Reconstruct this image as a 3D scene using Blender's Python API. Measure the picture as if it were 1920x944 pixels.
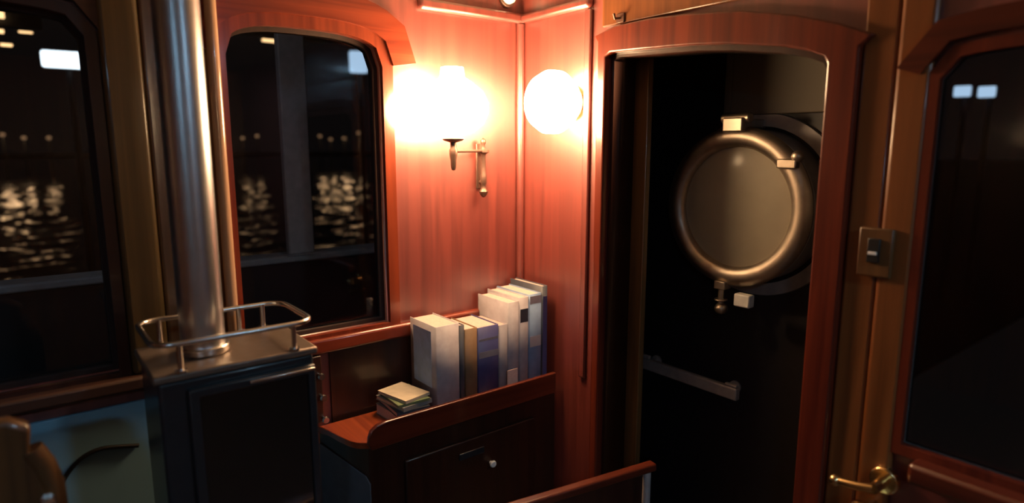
import bpy, bmesh, math, random
from mathutils import Vector, Matrix
random.seed(7)
S = bpy.context.scene
for o in list(bpy.data.objects): bpy.data.objects.remove(o)
C = S.collection

# ------------------------------------------------------------------ camera
F = 1185.0; PITCH = math.atan(197/1185); H = 1.6; TH = math.radians(52.05)
FW = (-math.sin(TH), math.cos(TH)); RT = (math.cos(TH), math.sin(TH))
cam = bpy.data.cameras.new('camera'); camo = bpy.data.objects.new('camera', cam); C.objects.link(camo)
cam.sensor_width = 36; cam.lens = 36*F/1920; cam.clip_start = .02; cam.clip_end = 500
camo.location = (0, 0, H); camo.rotation_euler = (math.pi/2-PITCH, 0, TH)
cam.dof.use_dof = True; cam.dof.focus_distance = 2.0; cam.dof.aperture_fstop = 1.3
S.camera = camo
S.view_settings.view_transform = 'Standard'; S.view_settings.look = 'None'
S.view_settings.gamma = 1; S.view_settings.use_curve_mapping = False
S.view_settings.exposure = -0.25
LAMP2_E = 78.0
LAMP_E = 92.0      # emission of the sconce globe
CEIL_E = 150.0         # cool ceiling light, and the fill added behind the viewer
COOL_LOW = 1.0

w = bpy.data.worlds.new('night'); S.world = w; w.use_nodes = True
bg = w.node_tree.nodes['Background']; bg.inputs[0].default_value = (.45, .38, .40, 1); bg.inputs[1].default_value = .006

def P(px, py, ax, val):
    """point of a real plane (wall, shelf front, ...) measured off the photograph"""
    u = (px-960)/F; v = (472-py)/F
    cf = math.cos(PITCH)+v*math.sin(PITCH); cz = -math.sin(PITCH)+v*math.cos(PITCH)
    d = (FW[0]*cf+RT[0]*u, FW[1]*cf+RT[1]*u, cz); k = 'xyz'.index(ax)
    t = (val-(0, 0, H)[k])/d[k]
    return Vector((t*d[0], t*d[1], H+t*d[2]))

# ------------------------------------------------------------------ materials
def new_mat(name):
    m = bpy.data.materials.new(name); m.use_nodes = True
    return m, m.node_tree.nodes, m.node_tree.links, m.node_tree.nodes['Principled BSDF']

def plain(name, col, rough=.5, metal=0, coat=0, var=.12, scale=30, bump=.05):
    m, n, l, b = new_mat(name)
    tc = n.new('ShaderNodeTexCoord'); nz = n.new('ShaderNodeTexNoise'); nz.inputs['Scale'].default_value = scale
    nz.inputs['Detail'].default_value = 4
    l.new(tc.outputs['Object'], nz.inputs['Vector'])
    r = n.new('ShaderNodeValToRGB'); l.new(nz.outputs['Fac'], r.inputs[0])
    a = [max(0, c*(1-var)) for c in col]; z = [min(1, c*(1+var)) for c in col]
    r.color_ramp.elements[0].color = (*a, 1); r.color_ramp.elements[0].position = .3
    r.color_ramp.elements[1].color = (*z, 1); r.color_ramp.elements[1].position = .7
    l.new(r.outputs[0], b.inputs['Base Color'])
    b.inputs['Roughness'].default_value = rough; b.inputs['Metallic'].default_value = metal
    b.inputs['Coat Weight'].default_value = coat; b.inputs['Coat Roughness'].default_value = .15
    if bump:
        bp = n.new('ShaderNodeBump'); bp.inputs['Strength'].default_value = bump; bp.inputs['Distance'].default_value = .002
        l.new(nz.outputs['Fac'], bp.inputs['Height']); l.new(bp.outputs[0], b.inputs['Normal'])
    return m

def wood(name, dark, light, axis='z', rough=.35, coat=.6, scale=9, groove=None, coat_rough=.12, coat_ior=1.5):
    dark = [c*.62 for c in dark]; light = [c*.62 for c in light]
    m, n, l, b = new_mat(name)
    tc = n.new('ShaderNodeTexCoord'); mp = n.new('ShaderNodeMapping'); l.new(tc.outputs['Object'], mp.inputs[0])
    s = [scale*2.2]*3; s['xyz'.index(axis)] = scale*.09
    mp.inputs['Scale'].default_value = s
    nz = n.new('ShaderNodeTexNoise'); nz.inputs['Scale'].default_value = 1.6; nz.inputs['Detail'].default_value = 6
    nz.inputs['Distortion'].default_value = .6
    l.new(mp.outputs[0], nz.inputs['Vector'])
    r = n.new('ShaderNodeValToRGB'); l.new(nz.outputs['Fac'], r.inputs[0])
    r.color_ramp.elements[0].position = .32; r.color_ramp.elements[0].color = (*dark, 1)
    r.color_ramp.elements[1].position = .68; r.color_ramp.elements[1].color = (*light, 1)
    l.new(r.outputs[0], b.inputs['Base Color'])
    b.inputs['Roughness'].default_value = rough
    b.inputs['Coat Weight'].default_value = coat; b.inputs['Coat Roughness'].default_value = coat_rough; b.inputs['Coat IOR'].default_value = coat_ior
    bp = n.new('ShaderNodeBump'); bp.inputs['Strength'].default_value = .12; bp.inputs['Distance'].default_value = .001
    l.new(nz.outputs['Fac'], bp.inputs['Height']); l.new(bp.outputs[0], b.inputs['Normal'])
    return m

def emit(name, col, e):
    m = bpy.data.materials.new(name); m.use_nodes = True; n = m.node_tree.nodes; l = m.node_tree.links
    n.remove(n['Principled BSDF']); em = n.new('ShaderNodeEmission')
    em.inputs[0].default_value = (*col, 1); em.inputs[1].default_value = e
    l.new(em.outputs[0], n['Material Output'].inputs[0]); return m

def pane_mat(name, tint=(1, 1, 1)):
    m = bpy.data.materials.new(name); m.use_nodes = True; n = m.node_tree.nodes; l = m.node_tree.links
    n.remove(n['Principled BSDF'])
    t = n.new('ShaderNodeBsdfTransparent'); t.inputs[0].default_value = (*tint, 1)
    g = n.new('ShaderNodeBsdfGlossy'); g.inputs['Roughness'].default_value = .02
    fr = n.new('ShaderNodeFresnel'); fr.inputs[0].default_value = 1.45
    mx = n.new('ShaderNodeMixShader'); l.new(fr.outputs[0], mx.inputs[0]); l.new(t.outputs[0], mx.inputs[1]); l.new(g.outputs[0], mx.inputs[2])
    l.new(mx.outputs[0], n['Material Output'].inputs[0]); return m

M = {}
M['panel'] = wood('mahogany_panel', (.21, .029, .020), (.37, .060, .040), 'z', .5, 1.0, coat_rough=.36, coat_ior=1.95)
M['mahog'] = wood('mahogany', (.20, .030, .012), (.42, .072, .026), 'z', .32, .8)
M['mahog_y'] = wood('mahogany_long', (.20, .028, .012), (.42, .070, .028), 'y', .32, .8)
M['mahog_x'] = wood('mahogany_cross', (.24, .036, .012), (.50, .095, .026), 'x', .32, .8)
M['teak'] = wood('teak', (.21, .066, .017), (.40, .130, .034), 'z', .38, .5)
M['teak_shade'] = wood('teak_shaded', (.10, .042, .016), (.24, .105, .032), 'z', .4, .5)  # teak with shade put into its colour, for the dimmer spots
M['pier'] = wood('pier_boards', (.085, .05, .016), (.17, .105, .034), 'z', .42, .5)
M['dmahog'] = wood('mahogany_shaded', (.12, .016, .008), (.28, .044, .017), 'z', .34, .7)  # mahogany copies darkened in colour, imitating falloff away from the lamp
M['mahog_shade_x'] = wood('mahogany_shaded_cross', (.09, .014, .007), (.20, .036, .015), 'x', .34, .7)
M['mahog_shade_y'] = wood('mahogany_shaded_long', (.09, .014, .007), (.20, .036, .015), 'y', .30, .8)
M['matte'] = wood('sash_wood', (.03, .01, .007), (.06, .02, .011), 'z', .7, 0)
M['dwood_y'] = wood('dark_wood_long', (.05, .018, .01), (.10, .035, .018), 'y', .6, .08)
M['dwood'] = wood('dark_wood', (.030, .009, .006), (.065, .018, .009), 'z', .4, .5)  # dark wood, deepened further to stand in for dim light
M['floor'] = wood('floor_wood', (.10, .05, .025), (.2, .1, .05), 'y', .5, .3)
M['ceil'] = plain('ceiling_paint', (.25, .21, .17), .7)
M['steel'] = plain('brushed_steel', (.62, .66, .70), .33, 1, bump=.02, var=.05)
M['steel_rail'] = plain('rail_steel', (.6, .58, .56), .25, 1, bump=0, var=.04)
M['iron'] = plain('stove_enamel', (.013, .018, .024), .35, 0, .3, bump=.02)
M['ironflat'] = plain('stove_plate', (.20, .15, .12), .42, .6, 0)
M['blackg'] = plain('stove_glass', (.006, .006, .007), .12, 0, .5, bump=0)
M['black'] = plain('black_plastic', (.012, .012, .013), .4)
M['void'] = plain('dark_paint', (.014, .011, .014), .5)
M['shield'] = plain('grey_blue_paint', (.24, .48, .64), .55, 0, .1, var=.06, scale=5)
M['sheet'] = plain('dark_grey_sheet', (.085, .10, .13), .5)
M['brass'] = plain('brass', (.72, .50, .24), .25, 1, bump=0, var=.05)
M['bronze'] = plain('dull_bronze', (.52, .44, .36), .42, 1, bump=.02)
M['lampmetal'] = plain('lamp_bronze', (.16, .09, .07), .4, .6, bump=0)
M['disc'] = plain('cream_lining', (.36, .31, .23), .5, 0, .2, var=.1, scale=6)
M['drum'] = plain('porthole_drum', (.34, .33, .34), .4, .3)
M['locker'] = plain('drab_panel', (.15, .12, .09), .6, var=.1, scale=4)
M['greyrail'] = plain('dull_aluminium', (.42, .37, .36), .45, .3)
M['white'] = plain('white_plastic', (.8, .78, .74), .4)
M['deckgrey'] = plain('deck_grey_paint', (.42, .43, .45), .55)
M['hull'] = plain('dark_hull_paint', (.02, .018, .02), .6)
M['pages'] = plain('book_pages', (.52, .36, .33), .8, var=.08, scale=120)
M['bwhite'] = plain('book_white', (.36, .33, .37), .5)
M['bblue'] = plain('book_blue', (.18, .26, .42), .5)
M['bpale'] = plain('book_pale_blue', (.34, .48, .75), .5)
M['bnavy'] = plain('book_navy', (.045, .05, .16), .45)
M['bbrown'] = plain('book_brown', (.17, .10, .055), .55)
M['bgrey'] = plain('book_grey', (.26, .24, .28), .5)
M['bdark'] = plain('book_dark', (.05, .055, .075), .5)
M['bred'] = plain('book_maroon', (.20, .03, .03), .5)
M['cream'] = plain('cream_paper', (.50, .43, .33), .7)
M['sgrey'] = plain('grey_card', (.20, .20, .20), .6)
M['green'] = plain('green_card', (.12, .16, .08), .6)
M['pane'] = pane_mat('window_glass')
M['globe'] = emit('lamp_globe', (1, .64, .33), LAMP_E)
M['globe2'] = emit('bulkhead_lamp_glass', (1, .64, .33), LAMP2_E)
M['cool'] = emit('ceiling_light_diffuser', (.42, .74, 1), CEIL_E)
M['deckfill'] = emit('deck_fill_lens', (.8, .86, 1), 16)
M['pane_glow'] = emit('reflection_glow', (.75, .9, 1), 3.2)
M['pane_glow_dim'] = emit('reflection_glow_dim', (.42, .62, .85), 1.1)
M['amber'] = emit('amber_lamp', (1, .62, .28), 2.2)
M['ambersm'] = emit('amber_lamp_dim', (.9, .5, .25), .3)

# water
m, n, l, b = new_mat('water'); M['water'] = m
b.inputs['Base Color'].default_value = (.003, .004, .006, 1); b.inputs['Roughness'].default_value = .10
nz = n.new('ShaderNodeTexNoise'); nz.inputs['Scale'].default_value = 3; l.new(n.new('ShaderNodeTexCoord').outputs['Object'], nz.inputs['Vector'])
rg = n.new('ShaderNodeMapRange'); rg.inputs['To Min'].default_value = .08; rg.inputs['To Max'].default_value = .16
l.new(nz.outputs['Fac'], rg.inputs['Value']); l.new(rg.outputs[0], b.inputs['Roughness'])

# ------------------------------------------------------------------ helpers
BASE = {}            # world base point of every object
class G:
    def __init__(s): s.bm = bmesh.new()
    def box(s, a, b_, rot=None, mid=None):
        a = Vector(a); b_ = Vector(b_); c = (a+b_)/2; d = b_-a
        r = bmesh.ops.create_cube(s.bm, size=1)['verts']
        for v in r:
            p = Vector((v.co.x*d.x, v.co.y*d.y, v.co.z*d.z))
            if rot is not None: p = rot @ p
            v.co = p+c
        return s
    def cyl(s, p, q, r1, r2=None, n_=24):
        p = Vector(p); q = Vector(q); d = q-p; r2 = r1 if r2 is None else r2
        r = bmesh.ops.create_cone(s.bm, cap_ends=True, segments=n_, radius1=r1, radius2=r2, depth=d.length)['verts']
        M_ = Matrix.Translation((p+q)/2) @ Vector((0, 0, 1)).rotation_difference(d).to_matrix().to_4x4()
        for v in r: v.co = M_ @ v.co
        return s
    def ball(s, c, r, sc=(1, 1, 1), n_=20):
        vs = bmesh.ops.create_uvsphere(s.bm, u_segments=n_, v_segments=n_//2, radius=r)['verts']
        for v in vs: v.co = Vector(c)+Vector((v.co.x*sc[0], v.co.y*sc[1], v.co.z*sc[2]))
        return s
    def lathe(s, prof, c, axis=(0, 0, 1), n_=40):
        """prof = [(r, h)]; closed solid of revolution"""
        M_ = Matrix.Translation(c) @ Vector((0, 0, 1)).rotation_difference(Vector(axis)).to_matrix().to_4x4()
        rings = []
        for r, h in prof:
            if r < 1e-6: rings.append([s.bm.verts.new(M_ @ Vector((0, 0, h)))]*n_)
            else: rings.append([s.bm.verts.new(M_ @ Vector((r*math.cos(2*math.pi*i/n_), r*math.sin(2*math.pi*i/n_), h))) for i in range(n_)])
        for A, B in zip(rings, rings[1:]):
            for i in range(n_):
                f = []
                for v in (A[i], A[(i+1) % n_], B[(i+1) % n_], B[i]):
                    if v not in f: f.append(v)
                if len(f) > 2:
                    try: s.bm.faces.new(f)
                    except ValueError: pass
        return s
    def tube(s, pts, r, n_=12, closed=False):
        pts = [Vector(p) for p in pts]; N = len(pts); rings = []
        up = None
        for i, p in enumerate(pts):
            if closed: t = pts[(i+1) % N]-pts[i-1]
            else: t = pts[min(i+1, N-1)]-pts[max(i-1, 0)]
            t.normalize()
            if up is None:
                up = Vector((0, 0, 1)) if abs(t.z) < .9 else Vector((1, 0, 0))
            a = t.cross(up).normalized(); up = a.cross(t).normalized()
            rings.append([s.bm.verts.new(p+r*(a*math.cos(2*math.pi*k/n_)+up*math.sin(2*math.pi*k/n_))) for k in range(n_)])
        pr = list(zip(rings, rings[1:]))
        if closed: pr.append((rings[-1], rings[0]))
        for A, B in pr:
            for k in range(n_): s.bm.faces.new((A[k], A[(k+1) % n_], B[(k+1) % n_], B[k]))
        if not closed:
            s.bm.faces.new(rings[0][::-1]); s.bm.faces.new(rings[-1])
        return s
    def prism(s, outline, holes, fn, w0, w1):
        """2-D outline (with holes) filled, extruded from w0 to w1, mapped by fn(u, v, w)"""
        cu = bpy.data.curves.new('tmp', 'CURVE'); cu.dimensions = '2D'; cu.fill_mode = 'BOTH'; cu.extrude = .5
        for pl in [outline]+holes:
            sp = cu.splines.new('POLY'); sp.points.add(len(pl)-1); sp.use_cyclic_u = True
            for q, (u, v) in zip(sp.points, pl): q.co = (u, v, 0, 1)
        o = bpy.data.objects.new('tmp', cu); me = bpy.data.meshes.new_from_object(o)
        t = bmesh.new(); t.from_mesh(me)
        bmesh.ops.remove_doubles(t, verts=t.verts, dist=1e-5)
        for v in t.verts: v.co = Vector(fn(v.co.x, v.co.y, w0+(v.co.z+.5)*(w1-w0)))
        m2 = bpy.data.meshes.new('tmp2'); t.to_mesh(m2); t.free(); s.bm.from_mesh(m2)
        bpy.data.objects.remove(o); bpy.data.curves.remove(cu); bpy.data.meshes.remove(me); bpy.data.meshes.remove(m2)
        return s
    def put(s, name, mat, parent=None, loc=None, bevel=0, smooth=False, seg=2):
        bmesh.ops.recalc_face_normals(s.bm, faces=s.bm.faces)
        if parent is not None: base = BASE[parent.name]
        else:
            if loc is None:
                xs = [v.co for v in s.bm.verts]
                loc = (sum(v.x for v in xs)/len(xs), sum(v.y for v in xs)/len(xs), min(v.z for v in xs))
            base = Vector(loc)
        for v in s.bm.verts: v.co -= base
        me = bpy.data.meshes.new(name); s.bm.to_mesh(me); s.bm.free()
        me.materials.append(M[mat] if isinstance(mat, str) else mat)
        o = bpy.data.objects.new(name, me); C.objects.link(o)
        if parent is not None: o.parent = parent
        else: o.location = base
        BASE[o.name] = base
        if bevel:
            md = o.modifiers.new('bevel', 'BEVEL'); md.width = bevel; md.segments = seg; md.limit_method = 'ANGLE'; md.angle_limit = .7
            smooth = True
        if smooth:
            me.shade_smooth()
            try: me.set_sharp_from_angle(angle=math.radians(45))
            except Exception: pass
        return o

def tag(o, label=None, cat=None, group=None, kind=None):
    if label: o['label'] = label
    if cat: o['category'] = cat
    if group: o['group'] = group
    if kind: o['kind'] = kind
    return o
def thing(name, label, cat, loc, group=None):
    o = bpy.data.objects.new(name, None); C.objects.link(o); o.location = loc; o.empty_display_size = .05
    BASE[o.name] = Vector(loc); return tag(o, label, cat, group)
def struct_root(name, loc, label=None):
    o = bpy.data.objects.new(name, None); C.objects.link(o); o.location = loc
    BASE[o.name] = Vector(loc); o['kind'] = 'structure'
    if label: o['label'] = label
    return o
def struct(o, label=None): return tag(o, label, kind='structure')

fA = lambda u, v, w: (w, u, v)         # left wall: u = y, v = z, w = x
fB = lambda u, v, w: (u, w, v)         # front wall: u = x, v = z, w = y
XA = -1.87; YB = 1.5; ZC = 2.2

def head(u0, u1, v0, vs, peak, n_=24, p=2.6):
    """window outline with an arched head"""
    pts = [(u0, v0), (u1, v0)]
    for i in range(n_+1):
        t = 1-2*i/n_
        k = (1-abs(t)**p)**(1/p) if abs(t) < 1 else 0
        pts.append(((u0+u1)/2+t*(u1-u0)/2, vs+(peak-vs)*k))
    return pts
def grow(pts, d):
    """offset a closed outline outwards by d"""
    N = len(pts); out = []
    ar = sum(pts[i][0]*pts[(i+1) % N][1]-pts[(i+1) % N][0]*pts[i][1] for i in range(N))
    sg = 1 if ar > 0 else -1
    for i in range(N):
        a = Vector(pts[i-1]); b_ = Vector(pts[i]); c = Vector(pts[(i+1) % N])
        t1 = (b_-a); t2 = (c-b_)
        if t1.length < 1e-7: t1 = t2
        if t2.length < 1e-7: t2 = t1
        t1.normalize(); t2.normalize()
        n1 = Vector((t1.y, -t1.x)); n2 = Vector((t2.y, -t2.x)); nn = (n1+n2)
        if nn.length < 1e-6: nn = n1
        nn.normalize(); k = d/max(.5, nn.dot(n1)); q = b_+sg*k*nn; out.append((q.x, q.y))
    return out

# ================================================================== SHELL
W1 = head(-.66, .164, 1.02, 1.86, 1.925, p=4)
W2 = head(.470, .937, 1.02, 1.845, 1.938, p=3)
# window in the front wall, seen at the right edge
W3 = head(-.508, .30, .945, 1.735, 1.79, p=4.5)
# doorway: outline of the opening and of its trim
DI = [(a, c) for a, _, c in (P(*q, 'y', YB) for q in ((1147, 108), (1156, 100), (1200, 96), (1300, 87), (1380, 84), (1470, 88), (1530, 98), (1555, 107), (1562, 122)))]
DO = [(a, c) for a, _, c in (P(*q, 'y', YB) for q in ((1126, 70), (1165, 50), (1230, 36), (1300, 28), (1400, 22), (1500, 30), (1580, 45), (1650, 66), (1620, 90)))]
dl, dr = DI[0][0], DI[-1][0]
struct(G().box((-1.95, -1.76, -.06), (1.7, 3.2, 0)).put('floor', 'floor'))
struct(G().box((-1.95, -1.76, ZC), (1.7, YB+.06, ZC+.06)).put('ceiling', 'ceil'))
struct(G().prism([(-1.7, 0), (YB+.06, 0), (YB+.06, ZC), (-1.7, ZC)], [W1[::-1], W2[::-1]], fA, XA-.07, XA).put('wall_left', 'panel'))
door_cut = [(dl, 0)]+DI+[(dr, 0)]
struct(G().prism([(XA, 0)]+door_cut+[(1.64, 0), (1.64, ZC), (XA, ZC)], [grow(W3, .016)[::-1]], fB, YB, YB+.06).put('wall_front', 'panel'))
struct(G().box((1.64, -1.7, 0), (1.7, YB+.06, ZC)).put('wall_right', 'teak'))
struct(G().box((XA, -1.76, 0), (1.64, -1.7, ZC)).put('wall_back', 'teak'))

def window(idx, outline, fn, wi, wo, inner_mat, label, dirn):
    """window: frame ring on the room side, sill board, pane"""
    us = [p[0] for p in outline]
    r = struct_root('window_%d' % idx, fn((min(us)+max(us))/2, outline[0][1], wi), label)
    G().prism(grow(outline, .022 if idx == 1 else .02 if idx == 3 else .032), [grow(outline, -.004)[::-1]], fn, wi, wi+dirn*.018).put('window_frame', inner_mat, r, bevel=.007, seg=3)
    if idx == 3: G().prism(grow(outline, .0155), [grow(outline, -.004)[::-1]], fn, wi-dirn*.001, wi-dirn*.018).put('sash', 'matte', r)
    else: G().prism(grow(outline, .0005), [grow(outline, -.012)[::-1]], fn, wi-dirn*.03, wo).put('sash', 'matte', r)
    pd = (.012, .008) if idx == 3 else (.052, .046)
    G().prism(grow(outline, -.003 if idx == 3 else -.011), [], fn, wi-dirn*pd[0], wi-dirn*pd[1]).put('pane', 'pane', r)
    return r
w1 = window(1, W1, fA, XA+.0, XA-.068, 'dwood', 'left cabin window with arched head', 1)  # frame and head board in darker wood to imitate weak light here
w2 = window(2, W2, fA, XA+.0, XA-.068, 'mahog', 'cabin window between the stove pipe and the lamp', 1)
w3 = window(3, W3, fB, YB, YB+.058, 'dmahog', 'front window at the right edge', -1)
# deep head trims above the windows (shaped mahogany boards)
def head_board(outline, fn, wi, d, mat, up, root, drop=.0):
    top = [p for p in outline[2:]]
    o2 = grow(outline, up)[2:]
    return G().prism(grow(outline, .03)[2:]+o2[::-1], [], fn, wi, wi+d).put('head_board', mat, root, bevel=.006, seg=3)
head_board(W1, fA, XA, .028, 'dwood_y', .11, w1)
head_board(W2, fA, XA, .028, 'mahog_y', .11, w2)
head_board(W3, fB, YB, -.028, 'mahog_shade_x', .075, w3)

# sill ledges under the side windows
struct(G().box((XA, -1.69, .975), (XA+.05, .60, 1.012)).put('trim_1', 'dwood_y', bevel=.008), 'dark wooden sill ledge under left window')
struct(G().box((XA, .60, .965), (XA+.03, YB, 1.012)).put('trim_2', 'mahog_y', bevel=.008), 'red mahogany ledge behind the book shelf')
sr = P(1715, 848, 'y', YB-.05)
struct(G().box((P(1706, 850, 'y', YB-.05).x, YB-.06, .885), (1.63, YB, .932)).put('trim_3', 'mahog_shade_x', bevel=.01), 'mahogany sill under right window')
# cornice on both walls above the lamp
zc = 2.035
struct(G().box((XA, 1.07, zc), (XA+.028, YB, zc+.035)).put('trim_4', 'panel', bevel=.01))
struct(G().box((XA+.0285, YB-.028, zc), (-1.50, YB, zc+.03)).put('trim_5', 'panel', bevel=.01))
# corner bead and vertical battens
struct(G().cyl((XA+.012, YB-.012, 0), (XA+.012, YB-.012, zc-.001), .014).put('trim_6', 'panel', smooth=True))
xb = P(1100, 300, 'y', YB).x
struct(G().box((xb-.012, YB-.012, .8), (xb+.018, YB, zc-.002)).put('trim_7', 'panel', bevel=.005))

# posts between the two side windows
def batten(idx, y0, y1, d, mat, z0=1.013, z1=2.19):
    return struct(G().box((XA, y0, z0), (XA+d, y1, z1)).put('trim_%d' % idx, mat, bevel=.012, seg=4))
batten(8, .188, .275, .034, 'pier'); batten(9, .277, .345, .018, 'teak_shade'); batten(10, .347, .40, .030, 'teak_shade'); batten(11, .402, .438, .012, 'teak_shade')

# doorway trim
d1 = struct_root('door_1', ((dl+dr)/2, YB, 0), 'arched mahogany doorway to the dark lower cabin')
n_ = len(DI)
inn = [(dl, 0)]+DI+[(dr, 0)]
dro = P(1622, 100, 'y', YB).x
out = [(dl-.035, 0), (dl-.035, DO[0][1]-.02)]+DO[0:8]+[(dro, DO[8][1]), (dro, 0)]
G().prism(out+inn[::-1], [], fB, YB-.03, YB-.0005).put('door_frame', 'dmahog', d1, bevel=.008, seg=3)
G().box((dl-.0005, YB+.1005, 0), (dl+.065, YB+.125, DI[0][1]+.02)).put('door_stop', 'teak_shade', d1, bevel=.003)
G().prism([(dl-.001, 0)]+[(a, b_+.001) for a, b_ in DI]+[(dr+.001, 0)]+[(a-.012 if a > -1 else a+.012, b_-.012) for a, b_ in inn][::-1], [], fB, YB, YB+.10).put('door_lining', 'dwood', d1)

# teak post and boards right of the doorway
xr0 = dro+.001; xr1 = P(1745, 300, 'y', YB).x
struct(G().box((xr0, YB-.014, 0), (xr0+.07, YB, 2.19)).put('trim_12', 'teak', bevel=.006))
struct(G().box((xr0+.072, YB-.020, 0), (xr1-.008, YB, 2.19)).put('trim_13', 'teak', bevel=.012, seg=4))
struct(G().box((dl-.036+.002, YB-.012, DO[4][1]+.03), (.6, YB, 2.19)).put('trim_14', 'teak', bevel=.004), 'teak boarding above doorway and front window')

# ---------------- lower cabin beyond the doorway
YD = 1.95
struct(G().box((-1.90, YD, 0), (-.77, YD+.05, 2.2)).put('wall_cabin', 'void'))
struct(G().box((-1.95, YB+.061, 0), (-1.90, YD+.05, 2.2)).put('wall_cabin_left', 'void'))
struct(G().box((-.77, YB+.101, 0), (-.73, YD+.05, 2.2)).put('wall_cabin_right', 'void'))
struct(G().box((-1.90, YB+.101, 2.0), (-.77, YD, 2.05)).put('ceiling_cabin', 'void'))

# ================================================================== STOVE
sx0, sx1, sy0, sy1, sz = -1.65, -1.42, .185, .512, 1.135
st = thing('stove', 'dark blue-grey cabin stove with a black glass door below the steel flue', 'stove', ((sx0+sx1)/2, (sy0+sy1)/2, 0))
G().box((sx0, sy0, .10), (sx1, sy1, sz-.018)).put('body', 'iron', st, bevel=.008, seg=3)
tp = G().box((sx0-.008, sy0-.010, sz-.0175), (sx1+.010, sy1+.008, sz)).put('top_plate', 'ironflat', st, bevel=.005)
G().box((sx0+.03, sy0+.03, 0), (sx1-.03, sy1-.03, .0995)).put('plinth', 'iron', st)
ya, yb_ = P(372, 735, 'x', sx1).y, P(578, 685, 'x', sx1).y
za = P(500, 705, 'x', sx1).z
dr_ = G().prism([(ya-.022, .42), (yb_+.012, .42), (yb_+.012, za+.008), (ya-.022, za+.008)], [[(ya, .46), (ya, za-.012), (yb_-.006, za-.012), (yb_-.006, .46)]], fA, sx1+.0005, sx1+.016).put('door', 'iron', st, bevel=.004)
G().box((sx1+.001, ya, .46), (sx1+.008, yb_-.006, za-.012)).put('glass', 'blackg', dr_)
G().box((sx1+.017, ya+.10, za-.003), (sx1+.024, yb_+.008, za+.004)).put('edge_highlight', 'steel_rail', dr_, bevel=.002)  # bright steel strip added for the highlight on the door's top edge
G().cyl((sx1+.017, ya-.012, .74), (sx1+.05, ya-.012, .74), .006).cyl((sx1+.05, ya-.012, .70), (sx1+.05, ya-.012, .78), .009).put('handle', 'iron', dr_, smooth=True)
G().box((sx1+.001, .26, .335), (sx1+.02, .36, .35)).put('ash_drawer_pull', 'steel_rail', st, bevel=.003)
zr = sz+.062
def rrect(x0, x1, y0, y1, z, r, k=6):
    pts = []
    for cx, cy, a0 in ((x1-r, y1-r, 0), (x0+r, y1-r, 90), (x0+r, y0+r, 180), (x1-r, y0+r, 270)):
        for i in range(k+1):
            a = math.radians(a0+90*i/k); pts.append((cx+r*math.cos(a), cy+r*math.sin(a), z))
    return pts
G().tube(rrect(sx0-.002, sx1+.004, sy0-.002, sy1+.004, zr, .045), .0065, closed=True).put('rail', 'steel_rail', st, smooth=True)
for x, y in ((sx1+.003, sy0+.045), (sx1+.003, sy1-.045), (sx0, sy0+.045), (sx0, sy1-.045), (sx0+.0, (sy0+sy1)/2+.06)):
    G().cyl((x, y, sz), (x, y, zr), .006).cyl((x, y, sz), (x, y, sz+.006), .012).put('rail_post', 'steel_rail', st, smooth=True)
# flue
fx, fy = -1.535, .300
fl = thing('flue_pipe', 'shiny stainless steel flue pipe rising from the stove', 'pipe', (fx, fy, sz))
G().cyl((fx, fy, sz+.001), (fx, fy, 2.199), .0465, n_=64).put('pipe', 'steel', fl, smooth=True)
G().cyl((fx, fy, sz+.0005), (fx, fy, sz+.02), .056, n_=64).put('collar', 'steel_rail', fl, bevel=.004)
G().cyl((fx, fy, 2.17), (fx, fy, 2.1995), .075, n_=64).put('deck_ring', 'steel_rail', fl, bevel=.004)
# slim varnished pole right of the flue
py_ = P(411, 250, 'x', XA+.042).y
sp = thing('slim_pole', 'slim varnished vertical pole just right of the steel flue', 'pole', (XA+.06, py_, 1.013))
G().cyl((XA+.042, py_, 1.013), (XA+.042, py_, 2.199), .0155, n_=32).put('rod', wood('pole_varnish', (.62, .36, .22), (.9, .56, .36), 'z', .22, .9, coat_rough=.08), sp, smooth=True)
G().cyl((XA+.042, py_, 1.013), (XA+.042, py_, 1.03), .02).put('foot_ring', 'steel_rail', sp, smooth=True)

# grey-blue panel under the left window and a cable on it
tag(G().box((XA+.002, -.42, .10), (XA+.014, .655, .935)).put('heat_shield', 'shield', bevel=.002), 'pale blue-grey sheet behind and left of the stove', 'heat shield')
c0 = P(225, 838, 'x', XA+.022)
cab = [P(*q, 'x', XA+.021) for q in ((260, 836), (225, 838), (190, 842), (160, 855), (135, 878), (118, 905), (108, 940), (104, 990), (104, 1060), (106, 1150))]
sm = []
for i in range(len(cab)-1):
    a = cab[max(i-1, 0)]; b_ = cab[i]; c = cab[i+1]; d = cab[min(i+2, len(cab)-1)]
    for k in range(6):
        t = k/6; sm.append(.5*((2*b_)+(c-a)*t+(2*a-5*b_+4*c-d)*t*t+(3*b_-a-3*c+d)*t**3))
sm.append(cab[-1])
tag(G().tube(sm, .0055).put('cable', 'black', smooth=True), 'dark cable curving across the blue-grey sheet left of the stove', 'cable')

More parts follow.
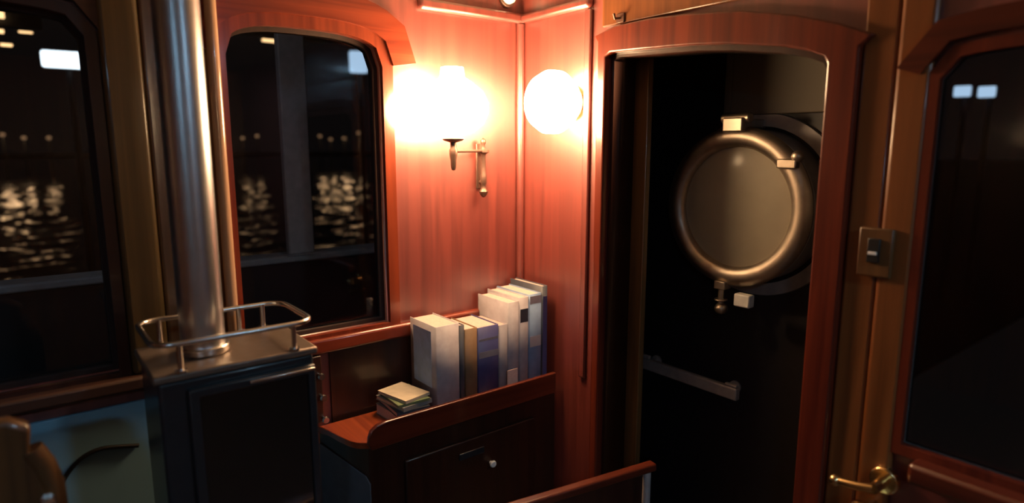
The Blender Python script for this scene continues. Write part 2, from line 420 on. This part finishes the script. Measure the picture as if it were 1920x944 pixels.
# wooden bench end, bottom left corner
bx = -1.35
be = thing('bench', 'brown wooden bench end with rounded arm in lower left corner', 'bench', (bx-.1, -.2, 0))
arm = [(-.72, 0), (-.055, 0), (-.03, .60), (-.045, .68), (-.10, .74), (-.115, .82), (-.14, .865), (-.72, .865)]
q = [P(x, y, 'x', bx) for x, y in ((58, 800), (56, 850), (75, 880), (92, 915), (96, 944))]
arm = [(-.72, .02), (q[4].y+.012, .02), (q[4].y+.01, .55), (q[4].y, q[4].z), (q[3].y, q[3].z), (q[2].y, q[2].z), (q[1].y, q[1].z), (q[0].y, q[0].z), (q[0].y-.03, q[0].z+.02), (-.72, q[0].z+.02)]
G().prism(arm, [], fA, bx-.035, bx).put('end_panel', 'teak_shade', be, bevel=.01, seg=3)
G().tube([(bx-.017, q[1].y, q[1].z), (bx-.017, q[2].y+.004, q[2].z), (bx-.017, q[3].y+.004, q[3].z), (bx-.017, q[4].y+.004, q[4].z), (bx-.017, q[4].y+.010, .58)], .021).put('arm_moulding', 'teak_shade', be, smooth=True)
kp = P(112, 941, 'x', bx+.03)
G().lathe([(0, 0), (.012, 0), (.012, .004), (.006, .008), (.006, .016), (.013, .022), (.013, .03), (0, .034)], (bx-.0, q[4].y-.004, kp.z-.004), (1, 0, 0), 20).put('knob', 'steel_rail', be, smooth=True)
G().box((bx-.42, -.72, .40), (bx-.036, q[4].y-.02, .43)).put('seat', 'teak_shade', be, bevel=.01)

# ================================================================== CABINET AND BOOKS
cx = -1.648; cyl0 = .746; zs = .735; zf = .793
E0 = (XA+.0305, .672)                     # wall end of the slanted left end
cabn = thing('bookshelf_cabinet', 'dark mahogany cabinet with raised fiddle rail holding the books', 'cabinet', (-1.75, 1.1, 0))
fZ = lambda u, v, w: (u, v, w)
foot = [(E0[0], E0[1]), (cx, cyl0), (cx, YB-.013), (E0[0], YB-.013)]
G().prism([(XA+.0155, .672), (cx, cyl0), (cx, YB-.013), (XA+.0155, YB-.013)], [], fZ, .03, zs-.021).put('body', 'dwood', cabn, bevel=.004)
# shelf board with a rounded nose at the left
nose = [(XA+.031, YB-.031), (XA+.031, .664)]
n0 = P(600, 797, 'z', zs); n1 = P(640, 822, 'z', zs); n2 = P(668, 820, 'z', zs)
nose += [(-1.80, .680), (-1.74, .690), (-1.69, .702), (-1.662, .716), (cx+.008, .742), (cx+.008, YB-.031)]
G().prism(nose, [], fZ, zs-.020, zs).put('shelf_board', 'mahog_x', cabn, bevel=.005)
G().box((XA+.0005, .722, zs-.02), (XA+.0095, YB-.032, .9645)).put('backboard', 'dwood', cabn)  # dark board added over the wall, imitating shade behind the shelf
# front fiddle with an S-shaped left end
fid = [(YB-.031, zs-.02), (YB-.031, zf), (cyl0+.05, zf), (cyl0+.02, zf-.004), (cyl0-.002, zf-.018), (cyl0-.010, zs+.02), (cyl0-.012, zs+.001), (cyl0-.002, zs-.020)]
G().prism(fid, [], fA, cx+.0085, cx+.024).put('fiddle_rail', 'mahog_shade_y', cabn, bevel=.005, seg=3)
# grey sheet on the slanted end
dv = Vector((cx-(XA+.0155), cyl0-.672, 0)).normalized(); nv = Vector((dv.y, -dv.x, 0))
def onend(s, z, off): p = Vector((XA+.0155, .672, 0))+dv*s+nv*off; return (p.x, p.y, z)
def fE(u, v, w_): return onend(u, v, w_)
G().prism([(.006, .06), (.222, .06), (.222, .60), (.205, .62), (.006, .675)], [], fE, .0005, .005).put('end_sheet', 'sheet', cabn)
tag(cabn.children[-1], 'grey metal sheet on slanted end') if cabn.children else None
# cabinet door, recessed pull, knob
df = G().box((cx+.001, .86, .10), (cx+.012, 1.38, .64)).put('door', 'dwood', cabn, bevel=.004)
hp = P(885, 851, 'x', cx+.015)
G().box((cx+.0125, hp.y-.05, hp.z-.012), (cx+.018, hp.y+.05, hp.z+.012)).put('pull_plate', M['iron'], df, bevel=.003)
kp = P(925, 871, 'x', cx+.03)
G().cyl((cx+.0125, kp.y, kp.z), (cx+.026, kp.y, kp.z), .006).cyl((cx+.026, kp.y, kp.z), (cx+.034, kp.y, kp.z), .0125, .011).put('knob', 'white', df, bevel=.002)
# pegs at the shelf's left end
for px, py in ((604, 708), (608, 748), (612, 789)):
    p = P(px, py, 'x', XA+.06)
    a = Vector((XA+.031, p.y, p.z))
    pg = G().cyl((XA+.0305, p.y, p.z), (XA+.055, p.y, p.z), .005).cyl((XA+.055, p.y, p.z), (XA+.062, p.y, p.z), .011, .009)
    if px == 604: hk = thing('coat_peg_row', 'column of three small steel pegs right of the stove', 'pegs', (XA+.0305, p.y, p.z)); 
    pg.put('peg', 'steel_rail', hk, smooth=True)
G().box((XA+.0145, P(600, 708, 'x', XA+.06).y-.016, .745), (XA+.0305, P(600, 708, 'x', XA+.06).y+.018, .962)).put('backboard', 'dwood', hk, bevel=.003)

def book(label, y0, y1, depth, h, cover, spine_x=-1.668, lean=0, printcol=None, spine_band=None, name='book', z=zs):
    """upright book, spine towards the room"""
    x1 = spine_x; x0 = x1-depth; t = .0022; z += .0006
    b_ = thing(name, label, 'book', ((x0+x1)/2, (y0+y1)/2, z), 'books on the shelf')
    U = [(x0, y0), (x1-.004, y0), (x1, y0+.004), (x1, y1-.004), (x1-.004, y1), (x0, y1), (x0, y1-t), (x1-.006, y1-t), (x1-.006, y0+t), (x0, y0+t)]
    cv = G().prism(U, [], fZ, z, z+h).put('cover', cover, b_)
    G().box((x0+.005, y0+t+.0002, z+.003), (x1-.0063, y1-t-.0002, z+h-.004)).put('pages', 'pages', b_)
    if printcol:
        G().box((x0+.02, y0-.0008, z+h*.30), (x1-.03, y0-.0001, z+h*.93)).put('cover_picture', printcol, cv)
    if spine_band:
        for f0, f1 in spine_band[1]:
            G().box((x1+.0001, y0+.004, z+h*f0), (x1+.0008, y1-.004, z+h*f1)).put('spine_print', spine_band[0], cv)
    return b_
yy = lambda px: P(px, 620, 'x', -1.668).y
book('thick white volume with blue picture cover, leftmost on the shelf', yy(817), yy(862)-.001, .165, .300, 'bwhite', printcol='bpale', spine_band=('bgrey', [(.1, .14)]))
book('slim maroon-backed book right of the thick white volume', yy(862), yy(872)-.001, .150, .290, 'bdark')
book('brown-spined book between the white volume and the navy one', yy(872), yy(896)-.001, .160, .272, 'bbrown')
book('navy-spined book with pale title bands near the middle', yy(896), yy(936)-.001, .165, .268, 'bnavy', spine_band=('bgrey', [(.60, .68), (.82, .85)]))
book('pale grey book right of the navy-spined book', yy(936), yy(953)-.001, .16, .262, 'bgrey')
book('tall off-white book with thin pale spine behind the grey one', yy(953), yy(974)-.001, .18, .335, 'bwhite')
book('tall white book with dark patch on its spine', yy(974), yy(992)-.001, .19, .345, 'bwhite', spine_band=('bdark', [(.74, .88)]))
book('tall blue book left of the dark binder', yy(992), yy(1016)-.001, .19, .350, 'bblue', spine_band=('bwhite', [(.45, .56), (.9, .98)]))
book('tall dark navy binder at the right end against the wall', yy(1016), min(YB-.035, yy(1042)), .185, .372, 'bdark', spine_band=('bnavy', [(.1, .9)]))
# little pinkish card in front of the books
cp = P(962, 700, 'x', -1.655)
tag(G().box((-1.6600, cp.y-.022, zs+.001), (-1.6572, cp.y+.022, cp.z+.012)).put('card', 'pages'), 'small pale card upright behind rail before grey book', 'card')

# stack of notebooks lying on the shelf
sc = P(757, 745, 'x', -1.735)
sc = Vector((-1.742, P(757, 740, 'x', -1.742).y, 0))
zt = zs+.0006
specs = [('sgrey', .036, 4, .160, .115, 'dark grey notebook at the bottom of the small stack', 'pages'),
         ('bdark', .016, -5, .155, .112, 'charcoal notebook second from the bottom of the small stack', 'pages'),
         ('sgrey', .014, 8, .15, .112, 'grey notebook in the middle of the small stack', 'cream'),
         ('green', .008, -2, .15, .110, 'green-edged notepad second from the top of the small stack', 'cream'),
         ('cream', .010, 12, .138, .10, 'cream notepad on top of the small stack', 'cream')]
for cov, th, rot, lx, ly, lab, pg in specs:
    r = thing('notebook', lab, 'notebook', (sc.x, sc.y, zt), 'stack of notebooks on the shelf')
    R3 = Matrix.Rotation(math.radians(rot), 3, 'Z')
    def rb(g, x0, y0, z0, x1, y1, z1):
        c = Vector(((x0+x1)/2, (y0+y1)/2, 0)); c2 = R3 @ c; d = Vector((x1-x0, y1-y0, z1-z0))/2; cc = Vector((sc.x+c2.x, sc.y+c2.y, (z0+z1)/2))
        g.box(cc-d, cc+d, rot=R3); return g
    g = G(); rb(g, -lx/2, -ly/2, zt, lx/2, ly/2, zt+.0018); rb(g, -lx/2, -ly/2, zt+th-.0018, lx/2, ly/2, zt+th); rb(g, lx/2-.002, -ly/2, zt+.0018, lx/2, ly/2, zt+th-.0018)
    g.put('cover', cov, r)
    g = G(); rb(g, -lx/2+.002, -ly/2+.002, zt+.0019, lx/2-.0025, ly/2-.002, zt+th-.0019); g.put('pages', pg, r)
    zt += th+.0004

# ================================================================== WALL LAMP
ly0 = P(897, 300, 'x', XA).y
LX, LY = -1.745, P(850, 283, 'x', -1.745).y
za_ = P(850, 284, 'x', LX).z
wl = thing('wall_lamp', 'glowing bracket lamp with swinging arm on the mahogany corner wall', 'lamp', (XA, ly0, 1.41))
px_ = XA+.03
G().box((XA, ly0-.013, 1.45), (XA+.008, ly0+.013, 1.61)).cyl((XA+.008, ly0, 1.475), (px_, ly0, 1.475), .006).cyl((XA+.008, ly0, 1.585), (px_, ly0, 1.585), .006).put('wall_plate', 'lampmetal', wl, bevel=.003)
G().lathe([(0, 0), (.007, .004), (.013, .012), (.016, .022), (.010, .032), (.008, .045), (.011, .05), (.011, .08), (.009, .085), (.009, .15), (.012, .155), (.022, .16), (.022, .168), (.008, .172), (.006, .185), (.010, .192), (.010, .202), (.004, .208), (0, .21)], (px_, ly0, 1.42)).put('pivot_post', 'lampmetal', wl, smooth=True)
G().tube([(px_, ly0, za_), (px_+.04, ly0-.06, za_), (LX, LY, za_)], .0048).put('arm', 'lampmetal', wl, smooth=True)
G().lathe([(0, -.062), (.006, -.060), (.009, -.05), (.010, -.03), (.013, -.012), (.014, .004), (.010, .010), (.010, .028), (.030, .034), (.036, .040), (.03, .046), (0, .046)], (LX, LY, za_)).put('lamp_holder', 'lampmetal', wl, smooth=True)  # flared dish at the top added to deepen the shade below
G().lathe([(0, .0465), (.030, .049), (.066, .060), (.098, .086), (.114, .118), (.115, .152), (.098, .188), (.066, .215), (.040, .232), (.036, .262), (0, .264)], (LX, LY, za_)).put('globe', 'globe', wl, smooth=True)

# round bulkhead lamp on the front wall just right of the corner
c = P(1036, 192, 'y', YB-.09)
bl = thing('bulkhead_lamp', 'glowing round lamp on the front wall between corner and doorway', 'lamp', (c.x, YB, c.z-.06))
G().lathe([(0, 0), (.060, 0), (.060, .012), (.050, .020), (0, .020)], (c.x, YB-.0005, c.z), (0, -1, 0)).put('base', 'brass', bl, smooth=True)
G().lathe([(0, .0205), (.048, .0205), (.082, .040), (.102, .075), (.102, .108), (.084, .142), (.048, .165), (0, .173)], (c.x, YB-.0005, c.z), (0, -1, 0)).put('globe', 'globe2', bl, smooth=True)

# ================================================================== SMALL FITTINGS
# light switch on the teak post
a = P(1612, 425, 'y', YB-.03); b_ = P(1668, 525, 'y', YB-.03)
yw = YB-.0145
xa = (a.x+b_.x)/2; zz = (a.z+b_.z)/2
sw = thing('light_switch', 'wooden switch plate with black rocker right of doorway', 'switch', (xa, yw, zz-.05))
yf = YB-.0205
G().box((xa-.036, yf-.010, b_.z), (xa+.036, yf, a.z)).put('plate', 'teak_shade', sw, bevel=.004)
G().box((xa-.014, yf-.016, zz-.022), (xa+.012, yf-.0105, zz+.032)).put('rocker', 'black', sw, bevel=.002)
G().box((xa-.010, yf-.021, zz-.004), (xa+.008, yf-.0165, zz+.003)).put('toggle_glint', 'white', sw, bevel=.001)  # white chip added as the glint on the black rocker
# little hook above the doorway's left shoulder
a = P(1157, 33, 'y', YB-.03)
hk2 = thing('hook', 'small dark hook above the left shoulder of doorway', 'hook', (a.x, YB-.012, a.z))
G().box((a.x-.016, YB-.018, a.z-.014), (a.x+.016, YB-.0125, a.z+.014)).put('plate', 'lampmetal', hk2, bevel=.002)
G().tube([(a.x, YB-.018, a.z), (a.x, YB-.04, a.z-.004), (a.x, YB-.045, a.z+.01)], .004).put('prong', 'lampmetal', hk2, smooth=True)
# white round fitting up in the corner
a = P(955, -6, 'x', XA+.02)
rf = thing('round_fitting', 'small white round fitting high up in the corner', 'fitting', (XA, a.y, a.z))
G().cyl((XA, a.y, a.z), (XA+.014, a.y, a.z), .034).put('base', 'lampmetal', rf, bevel=.003)
G().lathe([(0, 0), (.028, 0), (.027, .012), (.018, .02), (0, .023)], (XA+.0145, a.y, a.z+.004), (1, 0, 0)).put('cap', 'white', rf, smooth=True)
# brass lever control lower right
a = P(1640, 915, 'y', YB-.075)
br = thing('brass_lever', 'brass lever handle on rosette below the right window', 'handle', (a.x, YB-.02, a.z))
G().cyl((a.x, YB-.0205, a.z), (a.x, YB-.034, a.z), .034, .030).put('rosette', 'brass', br, bevel=.003)
G().cyl((a.x, YB-.0345, a.z), (a.x, YB-.085, a.z), .012).tube([(a.x, YB-.085, a.z), (a.x-.03, YB-.092, a.z-.004), (a.x-.075, YB-.09, a.z-.012)], .010).ball((a.x-.078, YB-.09, a.z-.012), .014).put('lever', 'brass', br, smooth=True)
G().lathe([(0, 0), (.014, 0), (.014, .01), (.022, .018), (.022, .03), (.012, .038), (0, .04)], (a.x-.022, YB-.0605, a.z-.062), (0, -1, 0), 24).cyl((a.x-.022, YB-.0205, a.z-.062), (a.x-.022, YB-.061, a.z-.062), .008).put('thumb_knob', 'brass', br, smooth=True)

# guard rail in front of the lower-cabin steps
ga = P(1226, 866, 'z', .68); gb_ = P(960, 946, 'z', .68); gd = (ga-gb_).normalized(); gang = math.atan2(gd.y, gd.x)-math.pi/2
GR = Matrix.Rotation(gang, 3, 'Z')
gr = thing('guard_rail', 'brown wooden guard rail ending before the dark doorway', 'rail', (ga.x, ga.y-.3, 0))
def grb(l0_, l1_, hw, z0, z1, off=0):
    m_ = ga-gd*((l0_+l1_)/2); nrm = Vector((gd.y, -gd.x, 0)); m_ = m_+nrm*off; L_ = abs(l1_-l0_)/2
    return G().box((m_.x-hw, m_.y-L_, z0), (m_.x+hw, m_.y+L_, z1), rot=GR)
grb(0, 1.4, .016, .655, .68).put('top_rail', 'mahog_shade_y', gr, bevel=.007, seg=4)
grb(.05, 1.35, .008, .10, .6545).put('panel', 'dwood', gr, bevel=.003)
e_ = ga-gd*.025
G().cyl((e_.x, e_.y, 0), (e_.x, e_.y, .6545), .012).put('end_post', 'greyrail', gr, smooth=True)

# ================================================================== PORTHOLE ON THE DARK BULKHEAD
pc = P(1400, 392, 'y', YD-.08)
k = (P(1370, 545, 'y', YD-.10)-P(1370, 240, 'y', YD-.10)).length/2
ph = thing('porthole', 'round bronze porthole with cream disc and screw clamp in the dark cabin', 'porthole', (pc.x, YD, pc.z-k))
c1 = P(1372, 390, 'y', YD-.14)           # face centre
R = (P(1372, 540, 'y', YD-.14)-P(1372, 246, 'y', YD-.14)).length/2
ax = (0, -1, 0)
G().lathe([(R*.99, 0), (R*1.0, .10), (R*.90, .112), (R*.82, .10), (R*.82, 0), (R*.99, 0)], (c1.x, YD-.0005, c1.z), ax, 72).put('spigot', 'drum', ph, smooth=True)
G().lathe([(R*.82, .113), (R*1.01, .113), (R*1.025, .126), (R*.99, .142), (R*.90, .150), (R*.81, .142), (R*.77, .130), (R*.77, .113), (R*.82, .113)], (c1.x, YD, c1.z), ax, 72).put('clamp_ring', 'bronze', ph, smooth=True)
G().lathe([(0, .10), (R*.815, .10), (R*.815, .1125), (R*.76, .117), (R*.4, .122), (0, .123)], (c1.x, YD, c1.z), ax, 72).put('disc', 'disc', ph, smooth=True)
# flange on the bulkhead
G().lathe([(R*1.02, .0), (R*1.20, .0), (R*1.19, .012), (R*1.03, .018), (R*1.02, .0)], (c1.x+.01, YD-.0008, c1.z), ax, 72).put('flange', 'drum', ph, smooth=True)
# hinge at the top right
h0 = P(1395, 248, 'y', YD-.15)
hz = c1.z+R*1.0
g = G().box((c1.x-.035, YD-.165, hz-.012), (c1.x+.035, YD-.115, hz+.032)).cyl((c1.x-.05, YD-.14, hz+.030), (c1.x+.05, YD-.14, hz+.030), .016)
g.box((c1.x-.02, YD-.11, hz), (c1.x+.02, YD-.001, hz+.03))
g.put('hinge', 'bronze', ph, bevel=.004)
g = G(); a = math.radians(52)
d1_ = Vector((math.sin(a), 0, math.cos(a)))
cc = Vector((c1.x, YD-.15, c1.z))+d1_*R*.93
g.box(cc+Vector((-.03, -.014, -.014)), cc+Vector((.03, .014, .014)), rot=Matrix.Rotation(a-.9, 3, 'Y')).ball(cc+d1_*.035, .018)
g.put('side_lug', 'bronze', ph, bevel=.004)
# screw clamp (dog) at the bottom
q = P(1350, 560, 'y', YD-.15)
g = G().box((q.x-.020, YD-.160, c1.z-R*1.07), (q.x+.020, YD-.12, c1.z-R*.96)).cyl((q.x, YD-.145, c1.z-R*1.07), (q.x, YD-.145, c1.z-R*1.28), .010)
g.cyl((q.x, YD-.145, c1.z-R*1.20), (q.x, YD-.145, c1.z-R*1.225), .022).ball((q.x+.003, YD-.145, c1.z-R*1.33), .022, (1, 1, .9))
g.box((q.x-.012, YD-.12, c1.z-R*1.05), (q.x+.012, YD-.0005, c1.z-R*1.0))
g.put('screw_clamp', 'bronze', ph, bevel=.003)
q = P(1392, 565, 'y', YD-.15)
G().box((q.x-.028, YD-.158, q.z-.020), (q.x+.028, YD-.125, q.z+.022)).put('stay_block', 'white', ph, bevel=.005)
# drab locker panel behind and above the porthole
l0 = P(1362, 92, 'y', YD-.02); l1 = P(1362, 218, 'y', YD-.02)
lk = thing('overhead_locker', 'drab brown locker front above the porthole', 'locker', (l0.x+.4, YD, l1.z))
G().box((l0.x, YD-.018, l1.z), (-.775, YD-.0005, 1.998)).put('door', 'locker', lk, bevel=.004)
G().box((l0.x+.01, YD-.024, l1.z+.01), (l0.x+.03, YD-.0185, 1.99)).put('edge_strip', 'locker', lk, bevel=.002)
# pale strip at left jamb of lower cabin
a = P(1165, 300, 'y', YD-.02).x
tag(G().box((a-.03, YD-.02, .9), (a+.012, YD-.0005, 1.998)).put('batten', 'locker', bevel=.004), 'thin drab upright batten at the left inside the dark doorway', 'batten')
a = P(1290, 93, 'y', YD-.1); b_ = P(1400, 95, 'y', YD-.1)
# grab bar
a = P(1192, 680, 'y', YD-.06); b_ = P(1385, 735, 'y', YD-.06)
zb = (a.z+b_.z)/2
gb = thing('grab_bar', 'dull grey horizontal grab bar below the porthole', 'bar', ((a.x+b_.x)/2, YD, zb))
G().box((a.x, YD-.075, zb-.022), (b_.x, YD-.05, zb+.022)).put('bar', 'greyrail', gb, bevel=.006, seg=3)
for x in (a.x+.06, b_.x-.05):
    G().cyl((x, YD-.0005, zb), (x, YD-.0495, zb), .012).cyl((x, YD-.0005, zb), (x, YD-.008, zb), .022).put('standoff', 'greyrail', gb, smooth=True)
G().box((a.x+.035, YD-.07, zb+.0225), (a.x+.075, YD-.055, zb+.035)).put('latch', 'greyrail', gb, bevel=.003)
G().box((b_.x-.05, YD-.07, zb+.0225), (b_.x-.005, YD-.055, zb+.032)).put('latch', 'greyrail', gb, bevel=.003)

# cool ceiling lights: one of the room, one added as fill
def ceiling_light(x, y, lab, r=.13):
    cl = thing('ceiling_light', lab, 'light', (x, y, ZC-.04), None)
    G().lathe([(r*.98, 0), (r*1.12, 0), (r*1.12, -.012), (r*1.0, -.03), (r*.98, -.028), (r*.98, 0)], (x, y, ZC-.0005)).put('rim', 'white', cl, smooth=True)
    G().lathe([(0, -.002), (r*.97, -.002), (r*.97, -.024), (r*.6, -.036), (0, -.04)], (x, y, ZC-.0005)).put('diffuser', 'cool', cl, smooth=True)
ceiling_light(.75, .95, 'cool white round ceiling light right of the viewer', .10)
ceiling_light(.85, -.95, 'cool white round fill light added behind the viewer', .10)  # unseen, added to brighten the blue-grey sheet by the stove

# ================================================================== OUTSIDE: deck and harbour
xbw = -2.62
bw = thing('bulwark', 'dark deck bulwark with pale grey capping outside the side windows', 'bulwark', (xbw, .2, 0))
G().box((xbw-.04, -3, -.1), (xbw+.02, 3.2, 1.128)).put('plating', 'hull', bw)
G().box((xbw-.07, -3, 1.1285), (xbw+.05, 3.2, 1.158)).put('capping', 'deckgrey', bw, bevel=.008)
for dy in (-.45, .30):  # unseen lights added to brighten the capping and the pillar
    dlg = thing('deck_fill', 'small cool fill light added on the cabin side, ' + ('aft of the left window' if dy < 0 else 'outside the pier between the side windows'), 'light', (-1.9405, dy, 1.98))
    G().cyl((-1.9405, dy, 2.02), (-1.962, dy, 2.02), .045).put('base', 'hull', dlg, bevel=.003)
    G().lathe([(0, 0), (.036, 0), (.034, .014), (.02, .024), (0, .027)], (-1.9625, dy, 2.02), (-1, 0, 0), 20).put('lens', 'deckfill', dlg, smooth=True)
struct(G().box((xbw-.04, -3, -.16), (-1.951, 3.2, -.1)).put('floor_deck', 'hull'))
xp = -2.58
yp0, yp1 = P(531, 300, 'x', xp).y, P(580, 300, 'x', xp).y
dp = thing('deck_pillar', 'grey square deck pillar outside the window beside the lamp', 'pillar', (xp, (yp0+yp1)/2, 1.158))
G().box((xp-.03, yp0, 1.1625), (xp+.01, yp1, 2.14)).put('column', 'deckgrey', dp, bevel=.006)
G().box((xp-.045, yp0-.01, 1.1585), (xp+.02, yp1+.01, 1.162)).put('foot_plate', 'deckgrey', dp)
tag(G().box((xp-.12, -3, 2.1405), (-1.951, 3.2, 2.18)).put('deck_awning', 'hull', bevel=.01), 'dark roof overhang above the side deck', 'roof')

from mathutils import noise as NZ
g = G(); rows = []; d = 0.0; NR, NC = 330, 240
for i in range(NR):
    row = []
    for j in range(NC):
        t = j/(NC-1); y = (-.45*d-3)*(1-t)+(.8*d+4)*t; x = -2.95-d
        h = NZ.noise(Vector((x*1.1, y*.75, 0)))*.10+NZ.noise(Vector((x*2.7+9, y*2.0, 3)))*.042+NZ.noise(Vector((x*6, y*4.5, 7)))*.018
        row.append(g.bm.verts.new((x, y, -1+h)))
    rows.append(row); d += .05+d*.0115
for A, B in zip(rows, rows[1:]):
    for k in range(NC-1): g.bm.faces.new((A[k], A[k+1], B[k+1], B[k]))
wt = g.put('water', 'water', loc=(-20, 0, -1.0), smooth=False); wt.data.shade_smooth()
struct(wt, 'black rippled harbour water')
struct(G().box((-2.9-d, -160, -1.30), (-2.9, 160, -1.25)).put('floor_harbour', 'hull'))
struct(G().box((-2.96-d-30, -160, -1.6), (-2.96-d, 160, -.3)).put('ground_quay', 'hull'), 'dark far quay')

def spot(name, loc, col, power, rad):
    L = bpy.data.lights.new(name, 'POINT'); L.energy = power; L.color = col; L.shadow_soft_size = rad
    o = bpy.data.objects.new(name, L); C.objects.link(o); return o
QX = -70; M['pole'] = plain('black_pole', (.003, .003, .003), .9, bump=0)
def quay_lamp(px, py, lab, power):
    p = P(px, py, 'x', QX)
    r = thing('street_lamp', lab, 'lamp', (p.x, p.y, -1), 'street lamps along the far quay')
    G().cyl((p.x, p.y, -1.2), (p.x, p.y, p.z+.1), .07, .05, 10).put('pole', 'pole', r)
    G().lathe([(0, 0), (.16, .05), (.20, .22), (.0, .3)], (p.x, p.y, p.z), n_=14).put('lamp_head', 'ambersm', r, smooth=True)
    s = spot('lamp_glow', (0, 0, 0), (1, .60, .30), power*.028, .35); s.parent = r; s.location = (0.6, 0, p.z+1.0)
for px, py, pw in ((-60, 252, 900), (5, 256, 1600), (45, 262, 1200), (92, 262, 500), (482, 258, 300), (620, 264, 600), (455, 262, 500), (600, 258, 900), (645, 262, 1500), (672, 252, 500)):
    quay_lamp(px, py, 'small amber lamp on the far quay across the water', pw)

for y0_, y1_, z0_ in ((-2.5, .40, 2.90), (2.2, 4.2, 3.08)):
    tag(G().box((-9.18, y0_, z0_), (-9.085, y1_, 3.36)).cyl((-9.2, y0_+.1, -1.2), (-9.2, y0_+.1, 3.3), .05).put('quay_beam', 'hull'), 'dark quay beam carrying ' + ('the group of warm tube lamps at far left' if y0_ < 0 else 'the single warm tube lamp above the deck pillar'), 'beam')
SL = [0]
def tube_lamp(px0, px1, py, th, x, lab):
    a = P(px0, py-th/2, 'x', x); b_ = P(px1, py+th/2, 'x', x)
    r = thing('tube_lamp', lab, 'lamp', ((a.x), (a.y+b_.y)/2, b_.z), 'warm tube lamps under the quay roof')
    G().box((x-.04, a.y, b_.z), (x, b_.y, a.z)).put('tube', 'amber', r, bevel=.01)
    G().box((x-.08, a.y-.02, a.z+.0005), (x+.0, b_.y+.02, a.z+.018)).put('housing', 'hull', r)
for q in ((-14, 9, 27, 15), (-12, 8, 58, 9), (34, 62, 60, 6), (0, 24, 84, 7), (492, 520, 76, 8)):
    tube_lamp(*q, -9.0, {27: 'brightest warm tube lamp at the top left of the left window', 58: 'short warm tube lamp under the brightest one at far left', 60: 'thin warm tube lamp right of the short one in left window', 84: 'lowest warm tube lamp in the upper left window', 76: 'warm tube lamp seen left of and above the grey deck pillar'}[q[2]])

def pane_glow(px, py, w_, h_, ax, val, mat, lab, group=None):  # glowing boxes added outside, imitating lights reflected in the panes
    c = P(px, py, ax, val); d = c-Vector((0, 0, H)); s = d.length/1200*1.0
    r = thing('glowbox', lab, 'glowbox', (c.x, c.y, -1), group)
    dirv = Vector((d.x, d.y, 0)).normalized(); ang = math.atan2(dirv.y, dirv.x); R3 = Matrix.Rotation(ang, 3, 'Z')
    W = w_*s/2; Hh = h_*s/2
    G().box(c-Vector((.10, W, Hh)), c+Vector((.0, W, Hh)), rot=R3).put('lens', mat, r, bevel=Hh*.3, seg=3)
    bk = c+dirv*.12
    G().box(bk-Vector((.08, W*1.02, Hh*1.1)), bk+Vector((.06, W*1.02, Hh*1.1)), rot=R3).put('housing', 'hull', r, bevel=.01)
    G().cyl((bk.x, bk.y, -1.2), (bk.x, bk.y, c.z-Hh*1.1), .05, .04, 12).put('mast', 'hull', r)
pane_glow(128, 112, 66, 24, 'x', -13, 'pane_glow', 'bright blue-white floodlight imitating a pane reflection in the left window')
pane_glow(674, 116, 32, 38, 'x', -13, 'pane_glow_dim', 'pale blue floodlight, left of the pair imitating reflections in middle window')
pane_glow(708, 116, 28, 38, 'x', -13, 'pane_glow_dim', 'pale blue floodlight, right of the pair imitating reflections in middle window')
pane_glow(1811, 171, 22, 16, 'y', 13, 'pane_glow_dim', 'pale blue floodlight, left of the two imitating reflections in the right window')
pane_glow(1857, 172, 22, 16, 'y', 13, 'pane_glow_dim', 'pale blue floodlight, right of the two imitating reflections in the right window')
